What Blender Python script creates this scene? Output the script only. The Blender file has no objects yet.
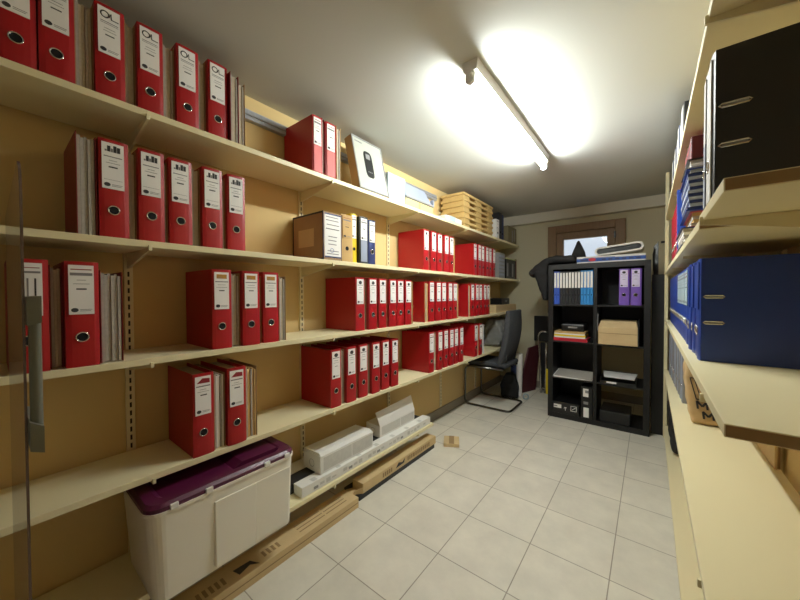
import bpy, bmesh, math, random
from mathutils import Vector, Matrix
random.seed(7)
S = bpy.context.scene
C = S.collection
PI = math.pi

# ------------------------------------------------------------------ materials
def lin(c):
    return tuple(((v/255)/12.92 if v/255 <= .04045 else ((v/255+.055)/1.055)**2.4) for v in c)
MATS = {}
def mat(name, rgb, rough=.6, metal=0., var=.06, scale=14., bump=0., spec=.5, coat=0.):
    if name in MATS: return MATS[name]
    m = bpy.data.materials.new(name); m.use_nodes = True
    nt = m.node_tree; b = nt.nodes['Principled BSDF']
    b.inputs['Roughness'].default_value = rough; b.inputs['Metallic'].default_value = metal
    b.inputs['Specular IOR Level'].default_value = spec
    if coat: b.inputs['Coat Weight'].default_value = coat
    tc = nt.nodes.new('ShaderNodeTexCoord'); nz = nt.nodes.new('ShaderNodeTexNoise')
    nz.inputs['Scale'].default_value = scale; nz.inputs['Detail'].default_value = 4
    nt.links.new(tc.outputs['Object'], nz.inputs['Vector'])
    mx = nt.nodes.new('ShaderNodeMix'); mx.data_type = 'RGBA'
    c = lin(rgb)
    mx.inputs[6].default_value = (*[v*(1-var) for v in c], 1)
    mx.inputs[7].default_value = (*[min(1, v*(1+var)) for v in c], 1)
    nt.links.new(nz.outputs['Fac'], mx.inputs[0]); nt.links.new(mx.outputs[2], b.inputs['Base Color'])
    if bump:
        bp = nt.nodes.new('ShaderNodeBump'); bp.inputs['Strength'].default_value = bump; bp.inputs['Distance'].default_value = .004
        nt.links.new(nz.outputs['Fac'], bp.inputs['Height']); nt.links.new(bp.outputs['Normal'], b.inputs['Normal'])
    MATS[name] = m
    return m
def emit(name, rgb, strength):
    m = bpy.data.materials.new(name); m.use_nodes = True
    nt = m.node_tree; nt.nodes.clear()
    e = nt.nodes.new('ShaderNodeEmission'); o = nt.nodes.new('ShaderNodeOutputMaterial')
    e.inputs[0].default_value = (*lin(rgb), 1); e.inputs[1].default_value = strength
    nt.links.new(e.outputs[0], o.inputs[0]); return m
def tile_mat():
    m = bpy.data.materials.new('floor_tiles'); m.use_nodes = True
    nt = m.node_tree; b = nt.nodes['Principled BSDF']; N = nt.nodes.new; L = nt.links.new
    tc = N('ShaderNodeTexCoord'); mp = N('ShaderNodeMapping')
    mp.inputs['Location'].default_value = (1.0849, -1.2579, 0)
    L(tc.outputs['Object'], mp.inputs['Vector'])
    br = N('ShaderNodeTexBrick'); br.offset = 0; br.squash = 1
    br.inputs['Scale'].default_value = 1; br.inputs['Brick Width'].default_value = .3200; br.inputs['Row Height'].default_value = .3206
    br.inputs['Mortar Size'].default_value = .0026; br.inputs['Mortar Smooth'].default_value = .3; br.inputs['Bias'].default_value = 0
    br.inputs['Color1'].default_value = (*lin((224, 219, 204)), 1); br.inputs['Color2'].default_value = (*lin((217, 212, 197)), 1)
    br.inputs['Mortar'].default_value = (*lin((160, 152, 136)), 1)
    L(mp.outputs[0], br.inputs['Vector'])
    n = N('ShaderNodeTexNoise'); n.inputs['Scale'].default_value = 6; n.inputs['Detail'].default_value = 8; n.inputs['Roughness'].default_value = .65
    L(tc.outputs['Object'], n.inputs['Vector'])
    rp = N('ShaderNodeMapRange'); rp.inputs[1].default_value = .3; rp.inputs[2].default_value = .7; rp.inputs[3].default_value = .9; rp.inputs[4].default_value = 1.08
    L(n.outputs['Fac'], rp.inputs[0])
    mx = N('ShaderNodeMix'); mx.data_type = 'RGBA'; mx.blend_type = 'MULTIPLY'; mx.inputs[0].default_value = 1
    L(br.outputs['Color'], mx.inputs[6]); L(rp.outputs[0], mx.inputs[7]); L(mx.outputs[2], b.inputs['Base Color'])
    b.inputs['Roughness'].default_value = .42
    bp = N('ShaderNodeBump'); bp.inputs['Strength'].default_value = .35; bp.inputs['Distance'].default_value = .002; bp.invert = True
    L(br.outputs['Fac'], bp.inputs['Height']); L(bp.outputs[0], b.inputs['Normal'])
    return m
def glass_mat(name, rgb, rough, trans=1.0, ior=1.45):
    m = bpy.data.materials.new(name); m.use_nodes = True
    b = m.node_tree.nodes['Principled BSDF']
    b.inputs['Base Color'].default_value = (*lin(rgb), 1); b.inputs['Roughness'].default_value = rough
    b.inputs['Transmission Weight'].default_value = trans; b.inputs['IOR'].default_value = ior
    return m
def translucent_mat(name, rgb, mixv):
    m = bpy.data.materials.new(name); m.use_nodes = True
    nt = m.node_tree; b = nt.nodes['Principled BSDF']; o = nt.nodes['Material Output']
    b.inputs['Base Color'].default_value = (*lin(rgb), 1); b.inputs['Roughness'].default_value = .38
    t = nt.nodes.new('ShaderNodeBsdfTranslucent'); t.inputs[0].default_value = (*lin(rgb), 1)
    mx = nt.nodes.new('ShaderNodeMixShader'); mx.inputs[0].default_value = mixv
    nt.links.new(b.outputs[0], mx.inputs[1]); nt.links.new(t.outputs[0], mx.inputs[2]); nt.links.new(mx.outputs[0], o.inputs[0])
    return m
def wood_mat(name, a, bcol, scale=6., rough=.5, axis=0):
    m = bpy.data.materials.new(name); m.use_nodes = True
    nt = m.node_tree; b = nt.nodes['Principled BSDF']
    tc = nt.nodes.new('ShaderNodeTexCoord'); mp = nt.nodes.new('ShaderNodeMapping')
    sc = [scale*4]*3; sc[axis] = scale*.25; mp.inputs['Scale'].default_value = sc
    nz = nt.nodes.new('ShaderNodeTexNoise'); nz.inputs['Scale'].default_value = 2; nz.inputs['Detail'].default_value = 6
    mx = nt.nodes.new('ShaderNodeMix'); mx.data_type = 'RGBA'
    mx.inputs[6].default_value = (*lin(a), 1); mx.inputs[7].default_value = (*lin(bcol), 1)
    nt.links.new(tc.outputs['Object'], mp.inputs[0]); nt.links.new(mp.outputs[0], nz.inputs['Vector'])
    nt.links.new(nz.outputs['Fac'], mx.inputs[0]); nt.links.new(mx.outputs[2], b.inputs['Base Color'])
    b.inputs['Roughness'].default_value = rough
    return m

CREAM = mat('cream_melamine', (230, 219, 178), .42, var=.02, scale=5)
CREAM_METAL = mat('cream_painted_steel', (226, 215, 176), .4, var=.02)
SLOT = mat('dark_slot', (48, 38, 24), .8)
WALLC = mat('cream_wall_paint', (212, 186, 130), .85, var=.02, scale=3, bump=.1)
BACKC = mat('back_wall_paint', (200, 194, 166), .85, var=.02, scale=3, bump=.1)
CEIL = mat('white_ceiling_paint', (196, 198, 193), .9, var=.015, scale=2)
BEAMC = mat('pale_beam_paint', (214, 210, 196), .85, var=.02, scale=2)
EDGE = mat('shaded_board_end', (150, 122, 84), .8, var=.12, scale=60)  # brown puts the shade of ends turned from the lamp into colour
SKIRT = mat('grey_skirting_tile', (138, 130, 114), .45, var=.1, scale=9)
RED = mat('red_board', (166, 18, 26), .38, var=.05, scale=30)
DRED = mat('dark_red_board', (128, 14, 22), .45, var=.05, scale=30)
PAPER = mat('paper_block', (190, 180, 158), .9, var=.18, scale=90)
GPAPER = mat('grey_paper_block', (172, 166, 156), .9, var=.2, scale=90)
WHITE = mat('white_paper', (238, 236, 232), .7, var=.02)
WHITE_B = mat('white_card', (226, 224, 218), .6, var=.03)
INK = mat('dark_ink', (52, 50, 52), .7)
GINK = mat('grey_ink', (128, 124, 124), .7)
ORANGE_INK = mat('ochre_ink', (186, 132, 52), .7)
RED_INK = mat('crimson_ink', (140, 28, 34), .7)
BLUE_INK = mat('blue_ink', (44, 84, 160), .7)
CHROME = mat('chrome', (214, 212, 208), .18, 1., var=.02)
DCHROME = mat('dark_chrome', (104, 102, 98), .25, 1., var=.02)
HOLE = mat('black_hole', (12, 10, 10), .9)
TAN = mat('tan_card', (196, 160, 102), .75, var=.08, scale=20)
KRAFT = mat('kraft_board', (168, 138, 102), .8, var=.08, scale=20)
CARTON = mat('carton_board', (206, 180, 134), .8, var=.07, scale=18)
CARTON_INK = mat('carton_print', (152, 124, 86), .8)
BLACK = mat('black_board', (38, 39, 42), .45, var=.1)
BLACKW = mat('black_brown_laminate', (15, 15, 16), .48, var=.12, scale=8)
BLACKP = mat('black_plastic', (22, 22, 23), .35, var=.1)
BLACKF = mat('black_fabric', (13, 13, 15), .75, var=.2, scale=40, bump=.3)
BLUE = mat('blue_board', (28, 58, 138), .38, var=.05, scale=30)
NAVY = mat('navy_board', (32, 48, 98), .45, var=.06, scale=30)
SKY_BLUE = mat('light_blue_board', (54, 142, 212), .45, var=.05)
COBALT = mat('cobalt_board', (54, 90, 190), .45, var=.05)
PURPLE = mat('purple_board', (118, 84, 178), .45, var=.05)
LAVENDER = mat('lavender_label', (214, 206, 232), .7, var=.03)
YELLOW = mat('yellow_board', (226, 196, 24), .5, var=.05)
GREYB = mat('grey_board', (142, 142, 142), .6, var=.06)
BLUEGREY = mat('blue_grey_board', (150, 158, 176), .6, var=.06)
PLUM = mat('plum_lid_plastic', (84, 22, 56), .33, var=.05)
MAROON = mat('maroon_board', (92, 26, 34), .5, var=.08)
MAROON2 = mat('maroon_panel', (74, 24, 32), .6, var=.08)
PINK = mat('salmon_spine', (206, 96, 92), .55, var=.05)
CHAIRF = mat('charcoal_upholstery', (58, 60, 64), .85, var=.12, scale=120, bump=.15)
GREYP = mat('grey_handle_plastic', (112, 114, 104), .45, var=.05)
STEELW = mat('white_enamel', (222, 222, 218), .35, var=.02)
GALV = mat('galvanised_profile', (168, 172, 180), .4, .4, var=.2, scale=60)
PALEBLUE = mat('pale_blue_card', (164, 184, 190), .55, var=.04)
PLASTICBAG = mat('grey_polythene', (128, 128, 126), .4, var=.25, scale=20)
WOODB = wood_mat('pale_wood', (208, 178, 116), (186, 152, 92), 5., .55, axis=1)
WOODE = mat('wood_slot_shadow_gap', (92, 62, 30), .8)
WINW = wood_mat('brown_window_wood', (150, 120, 84), (120, 92, 60), 5., .5, axis=2)
BROWNF = mat('red_brown_frame_wood', (104, 42, 26), .45, var=.1)
TUBE = emit('lit_fluorescent_tube', (249, 254, 249), 216.)
GLASS = glass_mat('window_glass', (235, 242, 248), .0)
CLEAR = glass_mat('smoked_clear_plastic', (170, 150, 146), .12, .62)
FROST = translucent_mat('frosted_polypropylene', (250, 246, 232), .12)

# ------------------------------------------------------------------ mesh helpers
class MB:
    def __init__(s): s.bm = bmesh.new(); s.mats = []
    def mi(s, m):
        if m not in s.mats: s.mats.append(m)
        return s.mats.index(m)
    def _add(s, verts, faces, m, smooth=False):
        i = s.mi(m); vs = [s.bm.verts.new(v) for v in verts]; out = []
        for f in faces:
            try: fc = s.bm.faces.new([vs[k] for k in f])
            except ValueError: continue
            fc.material_index = i; fc.smooth = smooth; out.append(fc)
        return vs, out
    def box(s, x0, x1, y0, y1, z0, z1, m, bev=0., seg=2, M=None):
        v = [Vector((x, y, z)) for z in (z0, z1) for y in (y0, y1) for x in (x0, x1)]
        f = [(0, 2, 3, 1), (4, 5, 7, 6), (0, 1, 5, 4), (2, 6, 7, 3), (0, 4, 6, 2), (1, 3, 7, 5)]
        if bev:
            t = bmesh.new(); tv = [t.verts.new(p) for p in v]
            for q in f: t.faces.new([tv[k] for k in q])
            bmesh.ops.bevel(t, geom=t.edges[:], offset=bev, segments=seg, affect='EDGES', profile=.5)
            t.verts.index_update()
            v = [p.co.copy() for p in t.verts]; f = [[q.index for q in fc.verts] for fc in t.faces]; t.free()
        if M is not None: v = [M @ p for p in v]
        return s._add(v, f, m)
    def prism(s, pts, axis, a0, a1, m, M=None):
        def P(u, w, a): return {'x': Vector((a, u, w)), 'y': Vector((u, a, w)), 'z': Vector((u, w, a))}[axis]
        n = len(pts)
        v = [P(u, w, a0) for u, w in pts]+[P(u, w, a1) for u, w in pts]
        if M is not None: v = [M @ p for p in v]
        f = [list(range(n)), list(range(2*n-1, n-1, -1))]+[(k, n+k, n+(k+1) % n, (k+1) % n) for k in range(n)]
        return s._add(v, f, m)
    def hexa(s, p8, m):      # 8 corners: bottom loop 4, top loop 4
        return s._add([Vector(p) for p in p8], [(3, 2, 1, 0), (4, 5, 6, 7), (0, 1, 5, 4), (1, 2, 6, 5), (2, 3, 7, 6), (3, 0, 4, 7)], m)
    def cyl(s, p0, p1, r, m, r1=None, seg=20, caps=True, smooth=True):
        p0 = Vector(p0); p1 = Vector(p1); r1 = r if r1 is None else r1
        d = (p1-p0).normalized(); a = d.orthogonal().normalized(); b = d.cross(a)
        v = [p0+(a*math.cos(t)+b*math.sin(t))*r for t in [2*PI*k/seg for k in range(seg)]]
        v += [p1+(a*math.cos(t)+b*math.sin(t))*r1 for t in [2*PI*k/seg for k in range(seg)]]
        vs, fs = s._add(v, [(k, (k+1) % seg, seg+(k+1) % seg, seg+k) for k in range(seg)], m, smooth)
        if caps:
            i = s.mi(m)
            for lst in (vs[:seg][::-1], vs[seg:]):
                fc = s.bm.faces.new(lst); fc.material_index = i
    def ring(s, c, axis, R, r, m, seg=24, sub=8, sy=1.):
        ax = Vector(axis).normalized(); a = ax.orthogonal().normalized()
        if abs(ax.x) > .9: a = Vector((0, 1, 0))
        b = ax.cross(a); c = Vector(c); v = []; f = []
        for k in range(seg):
            t = 2*PI*k/seg; d = a*math.cos(t)+b*math.sin(t)*sy
            for j in range(sub):
                u = 2*PI*j/sub; v.append(c+d*(R+r*math.cos(u))+ax*r*math.sin(u))
        for k in range(seg):
            for j in range(sub):
                f.append((k*sub+j, ((k+1) % seg)*sub+j, ((k+1) % seg)*sub+(j+1) % sub, k*sub+(j+1) % sub))
        s._add(v, f, m, True)
    def tube(s, path, r, m, seg=12, closed=False, fillet=0., fs=5):
        P = [Vector(p) for p in path]
        if fillet:
            Q = []; n = len(P)
            for k in range(n):
                if not closed and k in (0, n-1): Q.append(P[k]); continue
                a, b, c = P[k-1], P[k], P[(k+1) % n]
                da = (a-b); dc = (c-b); ft = min(fillet, da.length*.48, dc.length*.48)
                A = b+da.normalized()*ft; B = b+dc.normalized()*ft
                for j in range(fs+1):
                    t = j/fs; Q.append(A*(1-t)**2+b*2*t*(1-t)+B*t*t)
            P = Q
        n = len(P); v = []; f = []
        nrm = None
        for k in range(n):
            if closed: d = (P[(k+1) % n]-P[k-1]).normalized()
            else: d = (P[min(k+1, n-1)]-P[max(k-1, 0)]).normalized()
            if nrm is None: nrm = d.orthogonal().normalized()
            nrm = (nrm-d*nrm.dot(d)).normalized(); b = d.cross(nrm)
            for j in range(seg):
                t = 2*PI*j/seg; v.append(P[k]+(nrm*math.cos(t)+b*math.sin(t))*r)
        for k in range(n if closed else n-1):
            k2 = (k+1) % n
            for j in range(seg): f.append((k*seg+j, k*seg+(j+1) % seg, k2*seg+(j+1) % seg, k2*seg+j))
        vs, _ = s._add(v, f, m, True)
        if not closed:
            i = s.mi(m)
            for lst in (vs[:seg][::-1], vs[-seg:]):
                fc = s.bm.faces.new(lst); fc.material_index = i
    def build(s, name, parent=None):
        me = bpy.data.meshes.new(name)
        bmesh.ops.recalc_face_normals(s.bm, faces=s.bm.faces[:])
        s.bm.to_mesh(me); s.bm.free()
        for m in s.mats: me.materials.append(m)
        o = bpy.data.objects.new(name, me); C.objects.link(o)
        if parent is not None: o.parent = parent
        return o
def bx(name, dims, m, parent=None, bev=0.):
    b = MB(); b.box(*dims, m, bev); return b.build(name, parent)
def tag(o, label, cat, group=None, kind=None):
    o['label'] = label; o['category'] = cat
    if group: o['group'] = group
    if kind: o['kind'] = kind
    return o
def thing(name, label, cat, loc=(0, 0, 0), rz=0., group=None):
    o = bpy.data.objects.new(name, None); C.objects.link(o); o.empty_display_size = .05
    o.location = loc; o.rotation_euler = (0, 0, rz)
    return tag(o, label, cat, group)
def structure(o):
    o['kind'] = 'structure'; return o
def dup(root, loc, rz, label, group=None):
    r = root.copy(); C.objects.link(r); r.location = loc; r.rotation_euler = (0, 0, rz); r['label'] = label
    if group: r['group'] = group
    for ch in list(root.children):
        c = ch.copy(); C.objects.link(c); c.parent = r
        for g in list(ch.children):
            d = g.copy(); C.objects.link(d); d.parent = c
    return r
ORD = ['first', 'second', 'third', 'fourth', 'fifth', 'sixth', 'seventh', 'eighth', 'ninth', 'tenth', 'eleventh', 'twelfth', 'thirteenth',
       'fourteenth', 'fifteenth', 'sixteenth', 'seventeenth', 'eighteenth', 'nineteenth', 'twentieth', 'twenty-first', 'twenty-second', 'twenty-third', 'twenty-fourth']

# ------------------------------------------------------------------ room
XW, XR, YB, YN, ZC = -1.615, .386, 4.30, -.75, 2.205
structure(bx('floor', (XW-.1, XR+.1, YN-.1, YB+.1, -.1, 0), tile_mat()))
structure(bx('ceiling', (XW-.1, XR+.1, YN-.1, YB+.1, ZC, ZC+.1), CEIL))
structure(bx('wall_left', (XW-.1, XW, YN-.1, YB+.1, 0, ZC), WALLC))
structure(bx('wall_right', (XR, XR+.1, YN-.1, YB+.1, 0, ZC), WALLC))
structure(bx('wall_near', (XW, XR, YN-.1, YN, 0, ZC), CEIL))  # unseen wall, painted white to bounce light onto camera-facing surfaces
wx0, wx1, wz0, wz1 = -.945, -.275, 1.02, 1.965
b = MB()
b.box(XW, wx0, YB, YB+.1, 0, ZC, BACKC); b.box(wx1, XR, YB, YB+.1, 0, ZC, BACKC)
b.box(wx0, wx1, YB, YB+.1, 0, wz0, BACKC); b.box(wx0, wx1, YB, YB+.1, wz1, ZC, BACKC)
structure(b.build('wall_back'))
structure(bx('trim_1', (XW, XR, YB-.09, YB, ZC-.115, ZC), BEAMC, bev=.004))
structure(bx('baseboard_left', (XW, XW+.01, YN, YB, 0, .088), SKIRT, bev=.002))
structure(bx('baseboard_back', (XW+.012, XR, YB-.01, YB, 0, .088), SKIRT, bev=.002))
w = bpy.data.objects.new('window_1', None); C.objects.link(w); structure(w)
b = MB()
for d in ((wx0-.06, wx0+.035), (wx1-.035, wx1+.06)): b.box(d[0], d[1], YB-.03, YB+.04, wz0-.06, wz1+.06, WINW, .006)
b.box(wx0+.035, wx1-.035, YB-.03, YB+.04, wz1-.03, wz1+.06, WINW, .006); b.box(wx0+.035, wx1-.035, YB-.03, YB+.04, wz0-.06, wz0+.03, WINW, .006)
b.build('window_frame', w)
b = MB()
sx0, sx1, sz0, sz1 = wx0+.037, wx1-.037, wz0+.032, wz1-.032
b.box(sx0, sx0+.075, YB-.012, YB+.045, sz0, sz1, WINW, .005); b.box(sx1-.075, sx1, YB-.012, YB+.045, sz0, sz1, WINW, .005)
b.box(sx0+.075, sx1-.075, YB-.012, YB+.045, sz1-.08, sz1, WINW, .005); b.box(sx0+.075, sx1-.075, YB-.012, YB+.045, sz0, 1.47, WINW, .005)
sash = b.build('window_sash', w)
bx('window_pane', (sx0+.07, sx1-.07, YB+.014, YB+.02, 1.46, sz1-.07), GLASS, w)
bx('window_hinge', (wx1-.046, wx1-.028, YB-.042, YB-.03, 1.82, 1.89), BLACKP, w, .003)
# grey profile fixed along the left wall just under the ceiling
b = MB(); b.box(XW, XW+.03, .55, 2.6, 2.075, 2.125, GALV, .003); b.box(XW, XW+.034, .55, 2.6, 2.094, 2.100, GREYB)
structure(b.build('trim_2'))

# ------------------------------------------------------------------ ceiling lamp
t = thing('fluorescent_lamp', 'white batten lamp with a single lit fluorescent tube fixed to the ceiling', 'lamp', (-.62, 0, 0))
b = MB(); b.prism([(-.036, ZC), (-.030, ZC-.046), (.030, ZC-.046), (.036, ZC)], 'y', 1.29, 2.52, STEELW); b.build('housing', t)
for y0, y1 in ((1.283, 1.303), (2.507, 2.527)):
    b = MB(); b.prism([(-.02, ZC-.044), (-.018, ZC-.092), (0, ZC-.102), (.018, ZC-.092), (.02, ZC-.044)], 'y', y0, y1, STEELW); b.build('lampholder', t)
b = MB(); b.cyl((0, 1.304, ZC-.077), (0, 2.506, ZC-.077), .013, TUBE, seg=16); b.build('tube', t)
b = MB(); b.cyl((.012, 1.262, ZC-.07), (.012, 1.283, ZC-.07), .008, STEELW); b.build('starter', t)

# ------------------------------------------------------------------ shelving
XS = -1.327
LZ = {'topmost': 1.795, 'second': 1.360, 'third': .965, 'fourth': .569, 'lowest': .172}
TH = .022
LEN = {'topmost': (-.45, 4.2), 'second': (-.45, 4.2), 'third': (-.45, 4.2), 'fourth': (-.45, 4.2), 'lowest': (-.45, 2.12)}
LT = {k: v+TH for k, v in LZ.items()}
for k, z in LZ.items():
    o = bx('shelf_board', (XW+.013, XS, LEN[k][0], LEN[k][1], z, z+TH), CREAM, bev=.0015)
    tag(o, {'topmost': 'cream shelf board along the left wall, the highest one, under the lamp', 'second': 'cream shelf board on the left wall carrying the archive box and yellow binder',
            'third': 'cream left shelf board at mid height, directly above the shelf touching the bin lid', 'fourth': 'cream left shelf board directly above the purple bin lid',
            'lowest': 'low cream shelf board near the floor carrying the bin and white cartons'}[k], 'shelf', 'cream boards of the left wall shelving')
RY = [.335, 1.124, 1.913, 2.702, 3.491]
def rail_mesh(x, sgn, y, z0, z1):
    b = MB(); b.box(min(x, x+sgn*.011), max(x, x+sgn*.011), y-.014, y+.014, z0, z1, CREAM_METAL, .001)
    n = int((z1-z0)/.032); xa = x+sgn*.0108
    for k in range(n):
        z = z0+.02+k*.032; b.box(min(xa, xa+sgn*.001), max(xa, xa+sgn*.001), y-.003, y+.003, z, z+.019, SLOT)
    return b.build('slotted_rail')
for k, y in enumerate(RY):
    o = rail_mesh(XW, 1, y, .10, 1.99)
    tag(o, 'cream slotted wall rail behind the left shelves, %s one from the near end' % ORD[k], 'rail', 'slotted rails on the left wall')
def bracket_mesh(x0, sgn, y, z, d, tip=True):
    b = MB(); t_ = .0035
    pts = [(x0, z), (x0, z-.055), (x0+sgn*.02, z-.055), (x0+sgn*(d-.015), z-.012), (x0+sgn*d, z-.010), (x0+sgn*d, z)]
    b.prism([(u, v) for u, v in pts], 'y', y-t_, y+t_, CREAM_METAL)
    if tip: b.box(min(x0+sgn*(d-.002), x0+sgn*(d+.005)), max(x0+sgn*(d-.002), x0+sgn*(d+.005)), y-.005, y+.005, z-.010, z+.008, CREAM_METAL, .001)
    return b.build('shelf_bracket')
for k, z in LZ.items():
    for i, y in enumerate(RY):
        if k == 'lowest' and y > 2: continue
        o = bracket_mesh(XW+.0115, 1, y, z-.0005, XS-XW-.0105)
        tag(o, 'cream steel bracket under the %s left shelf, %s from the near end' % (k, ORD[i]), 'bracket', 'brackets of the left shelves')
# right-hand shelves
XRF = .096
def rboard(y0, y1, z, label, x=XRF):
    b = MB(); b.box(x, XR-.012, y0, y1, z, z+TH, CREAM, .0012)
    b.box(x+.002, XR-.014, y0-.0008, y0+.001, z+.002, z+TH-.002, EDGE)
    o = b.build('shelf_board'); tag(o, label, 'shelf', 'cream boards of the right wall shelving'); return o
rboard(.45, 3.42, 1.80, 'cream shelf board on the right, the highest, above the black binder')
rboard(.727, 1.046, 1.362, 'short cream shelf board under the big black binder at right', .0915)
rboard(1.05, 3.40, 1.352, 'cream shelf board beyond the short one, carrying the red binders at right', .091)
rboard(.727, 3.32, .967, 'cream shelf board at right carrying the row of blue binders')
rboard(.40, 3.42, .545, 'cream shelf board at right carrying the brown paper bag')
rboard(.40, 3.42, .085, 'lowest cream shelf board at right, just above the floor tiles')
RRY = [.98, 1.77, 2.56, 3.35]
for i, y in enumerate(RRY):
    o = rail_mesh(XR, -1, y, .02, 2.1)
    tag(o, 'cream slotted wall rail behind the right shelves, %s one from the near end' % ORD[i], 'rail', 'slotted rails on the right wall')
    for z, nm in ((1.80, 'highest'), (1.362 if i == 0 else 1.352, 'black binder' if i == 0 else 'red binder'), (.967, 'blue binder'), (.545, 'paper bag'), (.085, 'lowest')):
        o = bracket_mesh(XR-.0115, -1, y, z-.0005, XR-.0105-(.0915 if nm in ('red binder', 'black binder') else XRF)-(0 if i == 0 else .02), i == 0 or nm == 'red binder')
        tag(o, 'cream steel bracket under the %s shelf at right, %s from the near end' % (nm, ORD[i]), 'bracket', 'brackets of the right shelves')
o = bx('shelf_upright', (.094, .118, 3.43, 3.455, 0, 2.19), CREAM, bev=.002)
tag(o, 'narrow cream upright post closing the far end of the right shelves', 'post')

# ------------------------------------------------------------------ binders
def marks(style, b, w, h):
    """printed matter on a spine label; label spans y .1w-.84w, z .50h-.965h"""
    ya, yb, za, zb = .13*w, .81*w, .51*h, .955*h
    X0, X1 = .0016, .0020
    W = yb-ya; H = zb-za
    def bar(u0, u1, v0, v1, m): b.box(X0, X1, ya+u0*W, ya+u1*W, za+v0*H, za+v1*H, m)
    def blob(u, v, ru, rv, m):
        b.prism([(ya+(u+ru*math.cos(t))*W, za+(v+rv*math.sin(t))*H) for t in [2*PI*k/14 for k in range(14)]], 'x', X0, X1, m)
    # small round emblem and lines at the foot of each label
    blob(.2, .07, .16, .045, INK); bar(.42, .95, .075, .085, GINK); bar(.42, .9, .045, .055, GINK)
    if style == 'script':
        b.ring((X0, ya+.30*W, za+.87*H), (1, 0, 0),   .2*W, .0018, INK, 14, 4, 1.)
        b.tube([(X0, ya+.5*W, za+.83*H), (X0, ya+.6*W, za+.93*H), (X0, ya+.62*W, za+.8*H), (X0, ya+.97*W, za+.80*H)], .0018, INK, 5)
        bar(.08, .95, .70, .715, GINK); bar(.08, .95, .665, .675, GINK); bar(.25, .8, .56, .57, GINK); bar(.2, .85, .50, .508, GINK); bar(.3, .75, .40, .425, INK)
    elif style == 'skyline':
        for u0, u1, v1 in ((.1, .2, .86), (.22, .38, .95), (.4, .5, .9), (.52, .68, .97), (.7, .86, .95)): bar(u0, u1, .82, v1, GINK if u0 in (.1, .4) else INK)
        bar(.05, .95, .70, .72, GINK); bar(.3, .7, .62, .63, GINK); bar(.15, .85, .56, .57, GINK); bar(.28, .72, .46, .49, INK); bar(.05, .95, .18, .186, GINK)
    elif style == 'photo':
        bar(.12, .88, .84, .96, ORANGE_INK); bar(.2, .5, .84, .9, KRAFT); bar(.02, .98, .74, .765, GINK); bar(.2, .8, .66, .67, GINK); bar(.1, .9, .59, .60, GINK); bar(.3, .7, .49, .515, INK)
    elif style == 'swoosh':
        b.prism([(ya+.05*W, za+.84*H), (ya+.45*W, za+.97*H), (ya+.95*W, za+.95*H), (ya+.97*W, za+.83*H)], 'x', X0, X1, RED_INK)
        bar(.02, .98, .74, .77, GINK); bar(.25, .7, .66, .67, GINK); bar(.1, .9, .60, .61, GINK); bar(.3, .75, .50, .53, INK)
    elif style == 'lines':
        bar(.02, .98, .80, .86, GINK); bar(.05, .95, .92, .94, RED_INK); bar(.3, .7, .70, .71, GINK); bar(.15, .85, .62, .63, GINK); bar(.28, .72, .50, .53, INK)
    elif style == 'upright':
        for u in (.22, .5, .78): bar(u-.035, u+.035, .18, .72, GINK if u == .5 else INK)
        bar(.02, .98, .82, .86, GINK); bar(.05, .95, .92, .935, RED_INK)
    elif style == 'knot':
        blob(.5, .88, .26, .075, INK); bar(.05, .95, .76, .785, GINK); bar(.25, .75, .66, .675, GINK); bar(.15, .85, .58, .59, GINK); bar(.3, .72, .44, .46, GINK)
PROTO = {}
def binder(loc, label, group, w=.073, h=.312, d=.27, cover=None, style='knot', rz=0., lab=None, half=None, hole='ring', slots=False, pages=None, name='ring_binder', lean=0.):
    cover = cover or RED
    key = (round(w, 4), h, d, cover.name, style, lab.name if lab else '', half.name if half else '', hole, slots, name)
    if key in PROTO:
        r = dup(PROTO[key], loc, rz, label, group)
    else:
        r = thing(name, label, 'binder', loc, rz, group); t_ = .003
        b = MB()
        b.box(-d, -.004, 0, t_, 0, h, cover, .0008, 1); b.box(-d, -.004, w-t_, w, 0, h, cover, .0008, 1)
        n = 6  # slightly bowed spine board
        pts = [(-.004, 0)]+[(-.004+.004*math.sin(PI*k/n)**.5, w*k/n) for k in range(1, n)]+[(-.004, w), (-.008, w-.001), (-.008, .001)]
        b.prism(pts, 'z', 0, h, cover)
        b.build('cover', r)
        b = MB(); pg = pages or PAPER
        b.box(-d+.012, -.03, t_+.001, w-t_-.001, .006, h-.014, pg); b.build('paper_block', r)
        b = MB(); b.box(-.0005, .0015, .1*w, .84*w, .5*h, .965*h, lab or WHITE)
        if half: b.box(-.0005, .0014, .1*w, .84*w, .04*h, .498*h, half)
        lo = b.build('label', r)
        if style:
            b = MB(); marks(style, b, w, h); b.build('label_print', lo)
        b = MB(); zc = .285*h; rr = min(.0135, w*.24)
        b.cyl((-.003, w*.47, zc), (.0012, w*.47, zc), rr*.85, HOLE, seg=20)
        if hole == 'ring': b.ring((.0012, w*.47, zc), (1, 0, 0), rr, .002, CHROME)
        b.build('finger_ring', r)
        if slots:
            for zz in (h/2-.04, h/2+.04):
                b = MB(); y_ = w+.0002 if slots == 'far' else -.0002
                b.tube([(-.014, y_, zz-.004), (-.052, y_, zz-.004), (-.056, y_, zz), (-.052, y_, zz+.004), (-.014, y_, zz+.004), (-.010, y_, zz)], .0022, CHROME, 6, True)
                b.box(-.052, -.014, y_-.0008, y_+.0008, zz-.003, zz+.003, GREYB); b.build('slot_eyelet', r)
        PROTO[key] = r
    r.rotation_euler = (0, lean, rz)
    return r
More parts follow.
